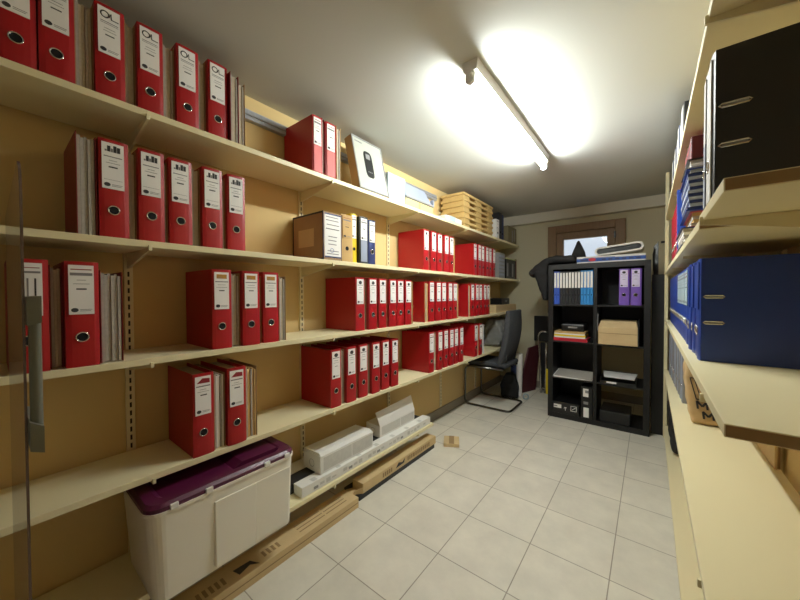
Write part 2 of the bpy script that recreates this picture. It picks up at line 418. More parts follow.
def folder(loc, label, group, w=.03, h=.305, d=.25, side=None, pages=None, rz=0.):
    side = side or KRAFT
    key = ('folder', round(w, 3), h, d, side.name, (pages or PAPER).name)
    if key in PROTO: return dup(PROTO[key], loc, rz, label, group)
    r = thing('paper_folder', label, 'folder', loc, rz, group)
    b = MB(); b.box(-d, 0, 0, .002, 0, h, side); b.box(-d, -.004, w-.002, w, 0, h-.003, side); b.box(-d, -d+.002, .002, w-.002, 0, h, side); b.build('cover', r)
    b = MB(); n = max(2, int(w/.008)); y = .003
    for k in range(n):
        ww = (w-.006)/n; b.box(-d+.004, -.006-.006*((k*37) % 5)/5, y, y+ww*.9, .002, h-.008-.01*((k*53) % 7)/7, (pages or PAPER) if k % 3 else GPAPER); y += ww
    b.build('paper_sheets', r)
    PROTO[key] = r
    return r
def row(shelf, starts, dx, style, what, group, fol=True, d=.27, w=.073, h=.312, endfold=None, fpages=None):
    """red binders on a left shelf with paper folders squeezed into the gaps between them"""
    z = LT[shelf]+.0006; prev = None
    for k, y in enumerate(starts):
        jx = [0, .004, -.003, .003, -.002, .002][k % 6] if shelf != 'topmost' else [0, .003, -.003, .002, -.001, .002, .001][k % 7]
        st = style[k] if isinstance(style, (list, tuple)) else style
        binder((XS-dx+jx-.001, y, z), 'red binder with %s, %s from near end, %s left shelf' % (what, ORD[k], shelf), group, w=w, h=h, d=d, style=st)
        if fol and prev is not None and y-prev > .012:
            folder((XS-dx-.016, prev+.002, z), 'tan folder between %s and %s %s binders, %s left shelf' % (ORD[k-1], ORD[k], what.replace(' label', ''), shelf), 'paper folders between binders', w=round(y-prev-.004, 3), d=min(.25, d-.02), pages=fpages, h=.305 if k % 2 else .298)
        prev = y+w
    return prev
# topmost shelf: seven binders with a handwritten-style logo
e = row('topmost', [.0215, .098, .217, .322, .437, .543], .05, 'script', 'script logo label', 'red binders on the topmost shelf', d=.222)
ZT = LT['topmost']+.0006
folder((XS-.038, .622, ZT), 'dark red covered folder after the script logo binders on the topmost left shelf', 'paper folders between binders', w=.036, h=.3, d=.22, side=DRED)
folder((XS-.06, .66, ZT), 'tan folder ending the script logo row on the topmost left shelf', 'paper folders between binders', w=.035, h=.295, d=.21)
for k, (y, w_) in enumerate(((1.018, .062), (1.102, .068))):
    binder((XS-.022, y, ZT), 'red binder with white and salmon spine beside the white picture box, %s of two' % ORD[k], 'salmon spined binders', w=w_, h=.295, d=.255, style='lines', half=PINK, hole='dark')
folder((XS-.03, 1.083, ZT), 'thin red folder between the two salmon spined binders', 'paper folders between binders', w=.017, d=.24, side=DRED)
folder((XS-.03, 1.18, ZT), 'tan folder between the salmon spined binder and white picture box', 'paper folders between binders', w=.034, d=.24, side=TAN)
# second shelf
ZS = LT['second']+.0006
folder((XS-.035, .166, ZS), 'dark red folder of papers opening the near end of the second left shelf', 'paper folders between binders', w=.046, h=.312, d=.24, side=DRED, pages=GPAPER)
row('second', [.216, .314, .403, .509, .603], .03, 'skyline', 'skyline label', 'red binders on the second shelf', d=.242)
t = thing('archive_box', 'brown archive box with white front label beside the tan and yellow binders', 'box', (XS-.004, 1.066, ZS))
b = MB(); b.box(-.268, 0, 0, .122, 0, .25, KRAFT, .001)
for (a0, a1, c0, c1) in ((-.269, .001, -.0012, .0008), (-.269, .001, .1212, .1232)):
    b.box(a0, a1, c0, c1, .242, .2512, BLACK); b.box(a0, a1, c0, c1, -.0003, .008, BLACK); b.box(a1-.008, a1, c0, c1, 0, .25, NAVY); b.box(a0, a0+.008, c0, c1, 0, .25, BLACK)
b.build('carton', t)
bx('side_label', (-.215, -.08, -.0014, 0, .075, .17), CARTON, t)
lo = bx('front_label', (0, .0015, .006, .116, .012, .243), WHITE, t)
b = MB()
for z_, y0, y1, m in ((.222, .015, .1, GINK), (.205, .015, .1, GINK), (.182, .02, .105, GINK), (.16, .015, .105, INK), (.12, .03, .09, GINK), (.1, .03, .085, GINK), (.08, .03, .085, GINK), (.045, .025, .1, GINK), (.03, .02, .1, GINK)):
    b.box(.0015, .0019, y0, y1, z_, z_+.004, m)
b.ring((.0016, .055, .05), (1, 0, 0), .011, .001, BLUE_INK, 14, 4); b.box(.0016, .0021, .006, .116, .236, .243, NAVY); b.box(.0016, .0021, .006, .116, .012, .019, NAVY)
b.build('label_print', lo)
binder((XS-.012, 1.196, ZS), 'tan binder standing between the archive box and the yellow binder', None, w=.086, h=.262, d=.25, cover=TAN, style='lines', lab=TAN, hole='dark')
binder((XS-.03, 1.286, ZS), 'yellow binder with a white label on the second left shelf', None, w=.046, h=.285, d=.24, cover=YELLOW, style='lines', hole='dark')
binder((XS-.012, 1.338, ZS), 'black binder with full white and grey spine beside the yellow binder', None, w=.07, h=.275, d=.25, cover=BLACK, style='lines', half=BLUEGREY, hole='dark')
binder((XS-.012, 1.412, ZS), 'dark navy binder ending the mixed row beside the yellow binder', None, w=.062, h=.268, d=.25, cover=NAVY, style='lines', hole='ring')
e = row('second', [2.03, 2.133, 2.235, 2.335, 2.43], .024, 'knot', 'knot label', 'red binders in the middle of the second shelf', d=.248)
folder((XS-.03, e+.003, ZS), 'tan folder ending the middle red row on the second left shelf', 'paper folders between binders', w=.025, d=.24, side=TAN)
e = row('second', [2.895, 2.99, 3.085, 3.18, 3.275, 3.37], .022, 'lines', 'lined label', 'red binders at the far part of the second shelf', d=.25)
t = thing('slide_album', 'dark grey ring album at far end of second left shelf, past the red binders', 'album', (XS-.03, 3.56, ZS))
bx('cover', (-.22, 0, 0, .2, 0, .29), GREYB, t, .004)
b = MB()
for k in range(6): b.box(0, .002, .02, .18, .03+k*.042, .055+k*.042, BLUEGREY)
b.build('spine_bands', t)
t = thing('black_crate', 'black file crate beside the grey album at far end of second left shelf', 'crate', (XS-.03, 3.80, ZS))
b = MB(); b.box(-.2, 0, 0, .34, 0, .008, BLACKP); b.box(-.2, 0, 0, .008, .008, .235, BLACKP); b.box(-.2, 0, .332, .34, .008, .235, BLACKP); b.box(-.2, -.192, .008, .332, .008, .235, BLACKP); b.box(-.008, 0, .008, .332, .008, .235, BLACKP); b.build('body', t)
b = MB(); b.box(-.205, .004, -.004, .344, .2355, .25, mat('pale_green_rim', (186, 190, 140), .6), .003); b.build('rim', t)
b = MB()
for k in range(5): b.box(.0, .003, .03+k*.06, .07+k*.06, .03, .19, GREYB if k in (0, 3) else BLACK)
b.build('front_rib', t)
t = thing('framed_picture', 'red-brown picture frame leaning at the far tip of second left shelf', 'frame', (XS-.03, 4.165, ZS), .0)
b = MB(); M = Matrix.Rotation(-.0, 4, 'X')
b.box(-.2, 0, 0, .014, 0, .02, BROWNF, .002); b.box(-.2, 0, 0, .014, .24, .26, BROWNF, .002); b.box(-.2, -.18, 0, .014, .02, .24, BROWNF, .002); b.box(-.02, 0, 0, .014, .02, .24, BROWNF, .002); b.build('frame_border', t)
bx('picture_sheet', (-.18, -.02, .004, .010, .02, .24), WHITE_B, t)
t.rotation_euler = (.0, .0, .04)
# third shelf
ZH = LT['third']+.0006
binder((XS-.004, .030, ZH), 'red binder with vertical writing label beside the clear panel, third left shelf', 'red binders on the third shelf', style='upright')
folder((XS-.03, .106, ZH), 'brown folder between the two nearest red binders on the third left shelf', 'paper folders between binders', w=.026, h=.3, d=.24, side=DRED)
binder((XS-.001, .134, ZH), 'red binder with lined label, second from the near end of the third left shelf', 'red binders on the third shelf', style='lines')
folder((XS-.02, .212, ZH), 'dark red folder of grey and yellow papers after the lined red binders, third left shelf', 'paper folders between binders', w=.054, h=.29, d=.25, side=DRED, pages=GPAPER)
row('third', [.529, .645, .738], .002, 'photo', 'ochre picture label', 'red binders with ochre picture labels')
folder((XS-.015, .818, ZH), 'dark folder ending the ochre picture binders on the third left shelf', 'paper folders between binders', w=.036, h=.3, d=.25, side=KRAFT)
e = row('third', [1.296, 1.401, 1.5, 1.596, 1.683, 1.768], .004, 'knot', 'knot label', 'red binders in the middle of the third shelf')
folder((XS-.012, e+.003, ZH), 'tan folder ending the middle red row on the third left shelf', 'paper folders between binders', w=.026, d=.25, side=TAN)
folder((XS-.008, 2.012, ZH), 'thick red folder of tan papers starting the third row of the third left shelf', 'paper folders between binders', w=.055, h=.308, d=.25, side=RED, pages=TAN)
e = row('third', [2.075, 2.172, 2.267, 2.362, 2.457], .004, 'lines', 'lined label', 'red binders in the third row of the third shelf')
folder((XS-.012, e+.003, ZH), 'tan leaning folder ending the third red row of the third left shelf', 'paper folders between binders', w=.03, d=.25, side=TAN)
folder((XS-.008, 2.745, ZH), 'red folder of tan papers starting the farthest row of the third left shelf', 'paper folders between binders', w=.05, h=.306, d=.25, side=RED, pages=TAN)
e = row('third', [2.80, 2.895, 2.99, 3.085, 3.18], .004, 'skyline', 'small skyline label', 'red binders in the farthest row of the third shelf')
folder((XS-.012, e+.003, ZH), 'tan folder ending the farthest red row of the third left shelf', 'paper folders between binders', w=.026, d=.25, side=TAN)
o = bx('cardboard_box', (XS-.26, XS-.02, 3.46, 4.14, ZH, ZH+.085), CARTON, bev=.003); tag(o, 'flat brown cardboard box behind the chair top on the third left shelf', 'box')
t = thing('black_case', 'black case lying on the flat brown cardboard box', 'case', (XS-.14, 3.72, ZH+.0855))
bx('body', (-.09, .09, 0, .26, 0, .075), BLACKP, t, .008); bx('latch', (.09, .095, .1, .16, .03, .05), GREYB, t, .001)
# fourth shelf
ZF = LT['fourth']+.0006
binder((XS-.002, .457, ZF), 'red binder with crimson swoosh label, nearer of two above the purple lid', 'red binders above the purple lid', style='swoosh')
folder((XS-.012, .534, ZF), 'grey folder of white papers between the two swoosh label binders', 'paper folders between binders', w=.042, h=.3, d=.255, side=KRAFT, pages=WHITE)
binder((XS+.002, .58, ZF), 'red binder with crimson swoosh label, farther of two above the purple lid', 'red binders above the purple lid', style='swoosh')
folder((XS-.01, .657, ZF), 'tan and grey folder ending the short row above the purple lid', 'paper folders between binders', w=.05, h=.304, d=.255, side=KRAFT, pages=TAN)
row('fourth', [1.11, 1.221, 1.323, 1.428, 1.525, 1.615], .004, 'knot', 'knot label', 'red binders in the middle of the fourth shelf', d=.266)
row('fourth', [2.07, 2.195, 2.30, 2.386, 2.477, 2.57], .004, 'lines', 'lined label', 'red binders far along the fourth shelf', d=.266)
for k, y in enumerate((2.875, 2.985)): binder((XS-.004, y, ZF), 'red binder beside the office chair on the fourth left shelf, %s of the pair' % ORD[k], 'red binders beside the chair', style='skyline', d=.266)
folder((XS-.01, 3.062, ZF), 'pale grey folder beside the chair, ending the fourth left shelf row', 'paper folders between binders', w=.05, h=.3, d=.25, side=BLUEGREY, pages=WHITE)
folder((XS-.01, 2.95, ZF), 'pale folder between the pair of red binders beside the chair', 'paper folders between binders', w=.032, h=.3, d=.25, side=TAN)
def blob(name, pts, axis, a0, a1, m, label, cat, voxel=.012, disp=.012, dscale=.12, smooth=6, bevel=.02):
    b = MB(); b.prism(pts, axis, a0, a1, m); o = b.build(name)
    if bevel:
        md = o.modifiers.new('bevel', 'BEVEL'); md.width = bevel; md.segments = 3; md.limit_method = 'ANGLE'
    md = o.modifiers.new('remesh', 'REMESH'); md.mode = 'VOXEL'; md.voxel_size = voxel; md.use_smooth_shade = True
    md = o.modifiers.new('smooth', 'SMOOTH'); md.iterations = smooth
    tx = bpy.data.textures.new(name+'_folds', 'CLOUDS'); tx.noise_scale = dscale
    md = o.modifiers.new('displace', 'DISPLACE'); md.texture = tx; md.strength = disp; md.mid_level = .5; md.texture_coords = 'LOCAL'
    if label: tag(o, label, cat)
    return o
blob('plastic_bag', [(-1.56, ZF+.012), (-1.36, ZF+.012), (-1.30, ZF+.1), (-1.33, ZF+.2), (-1.38, ZF+.31), (-1.48, ZF+.33), (-1.57, ZF+.2)], 'y', 3.55, 3.95, PLASTICBAG, 'crumpled grey plastic bag behind the office chair back', 'bag', disp=.03, dscale=.05, smooth=3)

# ------------------------------------------------------------------ topmost shelf, other things
t = thing('picture_box', 'white framed picture box showing a dark entry phone, leaning on the topmost shelf', 'box', (XS-.022, 1.352, ZT+.0137))
lean = math.radians(-13)
M = Matrix.Rotation(lean, 4, 'Y')
b = MB(); b.box(-.06, -.002, 0, .268, 0, .345, KRAFT, .002, M=M); b.box(-.0022, 0, .0, .268, 0, .345, mat('grey_white_card', (176, 179, 168), .5), M=M); b.build('carton', t)
b = MB()
for d_ in ((0, .268, 0, .008), (0, .268, .337, .345), (0, .008, .008, .337), (.26, .268, .008, .337)): b.box(0, .003, d_[0], d_[1], d_[2], d_[3], GREYB, M=M)
b.build('edge_border', t)
b = MB(); b.prism([(.118+.036*math.copysign(abs(math.cos(a))**.5, math.cos(a)), .18+.088*math.copysign(abs(math.sin(a))**.4, math.sin(a))) for a in [2*PI*k/32 for k in range(32)]], 'x', .0003, .0025, BLACKP, M=M)
b.box(.0026, .003, .1, .136, .215, .25, GREYB, M=M)
for k in range(3): b.box(.0026, .003, .1+k*.014, .107+k*.014, .125, .132, GREYB, M=M)
b.build('printed_phone', t)
bx('printed_title', (0, 0, 0, 0, 0, 0), INK).name if False else None
b = MB(); b.box(.0002, .0012, .025, .085, .312, .318, GINK, M=M); b.build('printed_title', t)
t = thing('white_carton', 'pale blue-white carton standing beside the leaning picture box', 'carton', (XS-.07, 1.665, ZT)); bx('body', (-.17, 0, 0, .19, 0, .205), PALEBLUE, t, .003)
b = MB(); b.box(-.17, .0, .0, .19, .2055, .209, WHITE_B, .001); b.build('flap', t)
t = thing('cream_carton', 'low cream carton under the grey wedge shaped case on topmost shelf', 'carton', (XS-.07, 1.86, ZT)); bx('body', (-.19, 0, 0, .37, 0, .085), mat('cream_card', (188, 176, 130), .7, var=.04), t, .003); bx('seam_tape', (0, .0008, .17, .19, 0, .085), TAN, t)
t = thing('grey_case', 'grey wedge shaped case lying on the low cream carton', 'case', (XS-.065, 1.862, ZT+.0858))
b = MB(); b.hexa([(-.2, 0, 0), (.0, 0, 0), (.0, .36, 0), (-.2, .36, 0), (-.19, .03, .1), (-.06, .03, .13), (-.06, .33, .13), (-.19, .33, .1)], BLUEGREY); o = b.build('shell', t)
md = o.modifiers.new('bevel', 'BEVEL'); md.width = .006; md.segments = 2
bx('rim', (-.2, .004, -.003, .363, .0005, .014), GREYB, t, .002); bx('clip', (-.03, .002, .364, .375, .0, .06), BLUEGREY, t, .002)
for k in range(6):
    t = thing('wooden_tray', 'pale wooden tray, %s from the bottom of the stack near the ceiling' % ORD[k], 'tray', (XS-.012, 2.66, ZT+k*.0525), 0, 'stacked wooden trays')
    b = MB(); b.box(-.24, 0, 0, .69, .029, .052, WOODB, .002); b.build('deck', t)
    for y_ in (.012, .285, .558): bx('bearer', (-.228, -.006, y_, y_+.12, 0, .0288), WOODB, t, .002)
t = thing('soap_pack', 'small pale blue and white pack in front of the wooden trays', 'pack', (XS-.004, 2.33, ZT)); bx('body', (-.1, 0, 0, .28, 0, .042), WHITE_B, t, .006); bx('label_band', (-.0995, .001, .05, .16, .002, .0425), PALEBLUE, t)
binder((XS-.012, 3.44, ZT), 'white binder beside the wooden trays on topmost shelf', None, w=.1, h=.21, d=.24, cover=WHITE_B, style='lines', hole='dark')
binder((XS-.03, 3.57, ZT), 'black binder past the white binder on topmost shelf', None, w=.1, h=.312, d=.2, cover=BLACK, style='', lab=BLACK, hole='dark')
binder((XS-.05, 3.69, ZT), 'dark blue-grey binder past the black binder on topmost shelf', None, w=.09, h=.312, d=.2, cover=NAVY, style='', lab=NAVY, hole='dark')
t = thing('brown_carton', 'dull brown carton at the far tip of the topmost left shelf', 'carton', (XS-.02, 3.84, ZT)); bx('body', (-.2, 0, 0, .3, 0, .205), mat('dull_brown_card', (132, 122, 92), .8, var=.1), t, .003)
b = MB(); b.box(0, .001, .13, .16, .02, .16, GREYB); b.box(0, .001, .21, .235, .04, .18, GREYB); b.build('tape', t)

# ------------------------------------------------------------------ low shelf
ZL = LT['lowest']+.0006
t = thing('storage_bin', 'large frosted plastic storage bin with a plum purple lid under the left shelves', 'bin', (0, 0, 0))
x0, x1, y0, y1, zt = -1.585, -1.222, .285, .825, .505
b = MB()
def rr(x0, x1, y0, y1, r, n=6):
    out = []
    for cx, cy, a in ((x1-r, y1-r, 0), (x0+r, y1-r, PI/2), (x0+r, y0+r, PI), (x1-r, y0+r, 1.5*PI)):
        for k in range(n+1): out.append((cx+r*math.cos(a+k*PI/2/n), cy+r*math.sin(a+k*PI/2/n)))
    return out
lo_ = rr(x0+.02, x1-.022, y0+.028, y1-.012, .035); hi_ = rr(x0+.006, x1-.004, y0+.008, y1-.006, .045); n = len(lo_)
i_ = .0025
li = rr(x0+.024, x1-.026, y0+.032, y1-.016, .033); hi2 = rr(x0+.010, x1-.008, y0+.012, y1-.010, .043)
V = [(u, v, ZL) for u, v in lo_]+[(u, v, zt-.012) for u, v in hi_]+[(u, v, zt-.012) for u, v in hi2]+[(u, v, ZL+.004) for u, v in li]
F = [list(range(n))[::-1], list(range(3*n, 4*n))]
for q in range(3): F += [(q*n+k, q*n+(k+1) % n, (q+1)*n+(k+1) % n, (q+1)*n+k) for k in range(n)]
b._add(V, F, FROST); body = b.build('body', t)
b = MB()   # raised middle panel moulded on the long front
zb, ztp = ZL+.016, zt-.05
def fx(z): return x1-.022+(z-ZL)/(zt-.012-ZL)*.018
for (ya, yb_, dep) in ((.488, .64, .014), (.64, .79, .006)):
    b.hexa([(fx(zb)-.002, ya, zb), (fx(zb)+dep, ya+.004, zb), (fx(zb)+dep, yb_-.004, zb), (fx(zb)-.002, yb_, zb), (fx(ztp)-.002, ya-.004, ztp), (fx(ztp)+dep*.3, ya, ztp), (fx(ztp)+dep*.3, yb_, ztp), (fx(ztp)-.002, yb_+.004, ztp)], FROST)
o = b.build('moulded_panel', t); md = o.modifiers.new('bevel', 'BEVEL'); md.width = .004; md.segments = 2
b = MB(); a_ = rr(x0, x1, y0, y1, .05); c_ = rr(x0+.006, x1-.006, y0+.006, y1-.006, .045)
V = [(u, v, zt-.0115) for u, v in a_]+[(u, v, zt-.001) for u, v in a_]+[(u, v, zt-.001) for u, v in c_]+[(u, v, zt-.0115) for u, v in c_]
b._add(V, [(q*n+k, q*n+(k+1) % n, ((q+1) % 4)*n+(k+1) % n, ((q+1) % 4)*n+k) for q in range(4) for k in range(n)], FROST); b.build('rim', t)
b = MB()
L0 = rr(x0+.002, x1-.002, y0+.002, y1-.002, .05); L1 = rr(x0+.012, x1-.012, y0+.012, y1-.012, .045); L2 = rr(x0+.04, x1-.04, y0+.045, y1-.045, .04); L3 = rr(x0+.05, x1-.05, y0+.06, y1-.06, .035)
V = [(u, v, zt-.0008) for u, v in L0]+[(u, v, zt+.012) for u, v in L0]+[(u, v, zt+.022) for u, v in L1]+[(u, v, zt+.022) for u, v in L2]+[(u, v, zt+.012) for u, v in L3]
F = [list(range(n))[::-1], list(range(4*n, 5*n))]
for q in range(4): F += [(q*n+k, q*n+(k+1) % n, (q+1)*n+(k+1) % n, (q+1)*n+k) for k in range(n)]
b._add(V, F, PLUM); lid = b.build('lid', t)
b = MB(); b.prism([(.57, zt+.008), (.61, zt+.03), (.76, zt+.03), (.775, zt+.008)], 'x', x0+.06, x1-.055, PLUM); b.build('raised_grip', lid)
for yy in (.362, .468, .685, .775):
    b = MB(); b.box(x1-.014, x1+.004, yy-.012, yy+.012, zt-.004, zt+.014, WHITE_B, .002); b.build('lid_clip', t)

ZC0 = ZL
FAINT = mat('faint_grey_print', (196, 194, 188), .7)
t = thing('long_white_carton', 'long white lamp carton along the front edge of the low shelf', 'carton', (0, 0, 0)); bx('body', (XS-.084, XS-.014, .93, 2.095, ZC0, ZC0+.052), WHITE_B, t, .002)
b = MB()
for k in range(26):
    y_ = 1.0+k*.04
    if k % 5 != 4: b.box(XS-.014, XS-.0132, y_, y_+.028, ZC0+.012+.006*(k % 2), ZC0+.026+.004*(k % 3), GREYB if k % 6 == 0 else FAINT)
    if k % 4 == 0: b.box(XS-.05, XS-.02, y_, y_+.03, ZC0+.052, ZC0+.0526, FAINT)
b.build('print', t)
o = bx('black_gap_filler', (XS-.167, XS-.087, .90, 2.06, ZC0, ZC0+.050), BLACK, bev=.002); tag(o, 'long black filler standing in for the dark gap between the long white cartons', 'carton')  # dark gap between the white cartons built as a solid black filler
o = bx('long_pale_carton', (XS-.265, XS-.168, .88, 2.02, ZC0, ZC0+.052), WHITE_B, bev=.002); tag(o, 'long pale carton against the wall at the back of the low shelf', 'carton')
def carton_white(y0, y1, xa, xb, z, h, label, flap):
    t = thing('white_box', label, 'box', (0, 0, 0)); b = MB(); b.box(xa, xb, y0, y1, z, z+h, WHITE_B, .002); b.build('body', t)
    b = MB(); b.box(xb, xb+.0008, y0+.02, y0+(y1-y0)*.55, z+.012, z+h-.012, mat('pale_grey_label', (200, 198, 190), .7, var=.12, scale=60)); b.box(xb, xb+.0008, y0+(y1-y0)*.57, y1-.01, z+.012, z+h-.012, mat('pale_grey_label', (200, 198, 190), .7))
    b.ring(((xa+xb)/2, y0-.0003, z+h*.45), (0, 1, 0), .02, .0012, GINK, 16, 4); b.build('print', t)
    b = MB()
    if flap == 'flat': b.hexa([(xa, y0+.005, z+h), (xb-.004, y0+.005, z+h), (xb-.004, y1-.005, z+h), (xa, y1-.005, z+h), (xa, y0+.005, z+h+.006), (xb-.02, y0+.005, z+h+.012), (xb-.02, y1-.005, z+h+.012), (xa, y1-.005, z+h+.006)], WHITE_B)
    else: b.hexa([(xb-.004, y0+.002, z+h), (xb, y0+.002, z+h), (xb, y1, z+h), (xb-.004, y1, z+h), (xb-.029, y0-.012, z+h+.085), (xb-.025, y0-.012, z+h+.085), (xb-.025, y1-.01, z+h+.105), (xb-.029, y1-.01, z+h+.105)], WHITE_B)
    b.build('flap', t)
ZB = ZC0+.0528
carton_white(1.06, 1.465, XS-.185, XS-.035, ZB, .095, 'white box with printed side lying on the long cartons beside the purple bin', 'flat')
carton_white(1.575, 1.97, XS-.2, XS-.075, ZB, .08, 'white box with its flap standing open on the long cartons', 'up')

# cartons on the floor
def carton_print(b, x, y0, y1, z0, z1, top=None):
    h = z1-z0
    for k in range(5): b.box(x, x+.0006, y0+k*.02, y0+k*.02+.013, z0+h*.25, z0+h*.75, CARTON_INK)
    b.prism([(y0+.13, z0+h*.3), (y0+.16, z0+h*.8), (y0+.2, z0+h*.55), (y0+.23, z0+h*.85), (y0+.22, z0+h*.35)], 'x', x, x+.0007, INK)
    for k in range(4): b.box(x, x+.0006, y0+.26+k*.02, y0+.273+k*.02, z0+h*.3, z0+h*.8, CARTON_INK)
t = thing('long_brown_carton', 'long brown carton on the floor below the purple lidded bin', 'carton', (0, 0, 0)); bx('body', (XS-.08, -1.285, .30, 1.262, 0, .058), CARTON, t, .002)
b = MB()
for j, (u0, u1) in enumerate(((.90, 1.05), (1.06, 1.2))):
    for k in range(3): b.box(-1.375, -1.3, u0, u1, .0585, .0590, CARTON_INK) if False else b.box(-1.37+k*.024, -1.364+k*.024, u0, u1, .0582, .0588, CARTON_INK)
for k in range(5): b.box(-1.35, -1.31, .46+k*.022, .472+k*.022, .0582, .0588, CARTON_INK)
b.prism([(-1.35, .60), (-1.31, .61), (-1.325, .66), (-1.30, .69), (-1.345, .67)], 'z', .0582, .0588, INK)
for k in range(4): b.box(-1.35, -1.315, .72+k*.022, .732+k*.022, .0582, .0588, CARTON_INK)
b.box(-1.2855, -1.2848, .3, 1.26, .026, .031, CARTON_INK); b.build('print', t)
t = thing('shade_slab', 'flat black slab standing in for the shade under the torn brown carton', 'carton', (0, 0, 0)); bx('body', (-1.45, -1.318, 1.30, 2.12, 0, .034), BLACK, t, .002)  # dark slab drawn for the shade below the raised torn carton
t = thing('torn_brown_carton', 'long brown carton with torn open ends on the floor below the low shelf', 'carton', (0, 0, 0))
b = MB(); b.box(-1.40, -1.312, 1.325, 2.13, .0345, .092, CARTON, .002); b.build('body', t)
b = MB(); carton_print(b, -1.3118, 1.50, 1.8, .036, .09)
for k in range(9): b.box(-1.3118, -1.3112, 1.83+k*.024, 1.846+k*.024, .05, .078, CARTON_INK)
b.build('print', t)
b = MB(); b.hexa([(-1.40, 1.324, .036), (-1.33, 1.324, .036), (-1.345, 1.27, .036), (-1.41, 1.28, .036), (-1.40, 1.324, .039), (-1.33, 1.324, .039), (-1.345, 1.27, .05), (-1.41, 1.28, .045)], CARTON)
b.hexa([(-1.316, 1.325, .036), (-1.312, 1.325, .036), (-1.345, 1.285, .037), (-1.349, 1.285, .037), (-1.316, 1.325, .07), (-1.312, 1.325, .07), (-1.345, 1.285, .055), (-1.349, 1.285, .055)], CARTON); b.build('torn_flap', t)
t = thing('carton_offcut', 'small brown cardboard offcut lying on the tiles beyond the torn carton', 'cardboard', (-1.25, 2.27, 0), .5)
b = MB(); b.box(-.06, .06, -.07, .07, 0, .028, CARTON, .002); b.build('body', t); b = MB(); b.box(-.02, .02, -.07, .07, .028, .0286, CARTON_INK); b.build('crease', t)

# ------------------------------------------------------------------ office chair
t = thing('office_chair', 'charcoal cantilever office chair facing the left shelves', 'chair', (0, 0, 0))
ya, yb = 3.19, 3.61
b = MB(); r_ = .011
b.tube([(-1.16, ya, .425), (-1.585, ya, .425), (-1.59, ya, r_+.001), (-1.10, ya, r_+.001), (-1.10, yb, r_+.001), (-1.59, yb, r_+.001), (-1.585, yb, .425), (-1.16, yb, .425)], r_, DCHROME, 12, False, .06, 6)
b.build('cantilever_frame', t)
b = MB(); b.box(-1.57, -1.14, ya+.012, yb-.012, .437, .485, CHAIRF, .02, 4); b.build('seat', t)
bx('seat_pan', (-1.55, -1.17, ya+.014, yb-.014, .424, .436), BLACKP, t, .003)
b = MB(); pts = []
N = 10
for k in range(N+1):
    q = k/N; z = .44+.59*q; x = -1.205+.10*q+.03*math.sin(PI*q); pts.append((x, z, .026+.014*math.sin(PI*min(1, q*1.1))))
V = []; F = []
for x, z, th in pts:
    hw = .205-.02*max(0, (z-.9)/.13)
    for u in range(7):
        s_ = -1+2*u/6; V.append((x-th-.02*s_*s_, (ya+yb)/2+hw*s_, z))
    for u in range(6, -1, -1):
        s_ = -1+2*u/6; V.append((x+th*.6-.02*s_*s_, (ya+yb)/2+hw*s_, z))
for k in range(N):
    for u in range(14): F.append((k*14+u, k*14+(u+1) % 14, (k+1)*14+(u+1) % 14, (k+1)*14+u))
F += [list(range(14))[::-1], list(range(N*14, N*14+14))]
b._add(V, F, CHAIRF, True); o = b.build('backrest', t); md = o.modifiers.new('bevel', 'BEVEL'); md.width = .012; md.segments = 3; md.limit_method = 'ANGLE'; md.angle_limit = .9
for yy in (ya+.08, yb-.08):
    b = MB(); b.tube([(-1.24, yy, .43), (-1.175, yy, .432), (-1.155, yy, .60)], .012, BLACKP, 10, False, .03); b.build('back_support', t)

# ------------------------------------------------------------------ black shelf unit
KX0, KX1, KY0, KY1, KH = -.787, .006, 3.37, 3.76, 1.48
t = thing('shelf_unit', 'black-brown cube shelf unit standing before the window', 'shelf unit', (0, 0, 0))
bx('side_panel', (KX0, KX0+.045, KY0, KY1, 0, KH), BLACKW, t, .001); bx('side_panel', (KX1-.045, KX1, KY0, KY1, 0, KH), BLACKW, t, .001)
bx('top_panel', (KX0+.045, KX1-.045, KY0, KY1, KH-.048, KH), BLACKW, t, .001); bx('bottom_panel', (KX0+.045, KX1-.045, KY0, KY1, 0, .048), BLACKW, t, .001)
KM = (KX0+KX1)/2
bx('divider', (KM-.014, KM+.014, KY0+.002, KY1, .048, KH-.048), BLACKW, t, .001)
KZ = []
pit = (KH-.096+.016)/4
for k in range(4):
    zb = .048+k*pit; KZ.append(zb)
    if k:
        bx('shelf', (KX0+.045, KM-.014, KY0+.002, KY1, zb-.016, zb), BLACKW, t, .001); bx('shelf', (KM+.014, KX1-.045, KY0+.002, KY1, zb-.016, zb), BLACKW, t, .001)
bx('shade_backing', (KX0+.045, KM-.014, KY1-.006, KY1, .048, KH-.048), BLACKW, t); bx('shade_backing', (KM+.014, KX1-.045, KY1-.006, KY1, .048+2*pit, KH-.048), BLACKW, t)  # black sheets added to darken the cells; the unit itself has no back
L0x, L1x, R0x, R1x = KX0+.045, KM-.014, KM+.014, KX1-.045
# contents, top row (spines face the camera side: -y)
def yb_binder(x, w, h, z, d, label, group, cover, lab, bottom, hole='dark', style='lines'):
    binder((x+w, KY0+.012, z+.0006), label, group, w=w, h=h, d=d, cover=cover, lab=lab, half=bottom, hole=hole, style=style, rz=-PI/2)
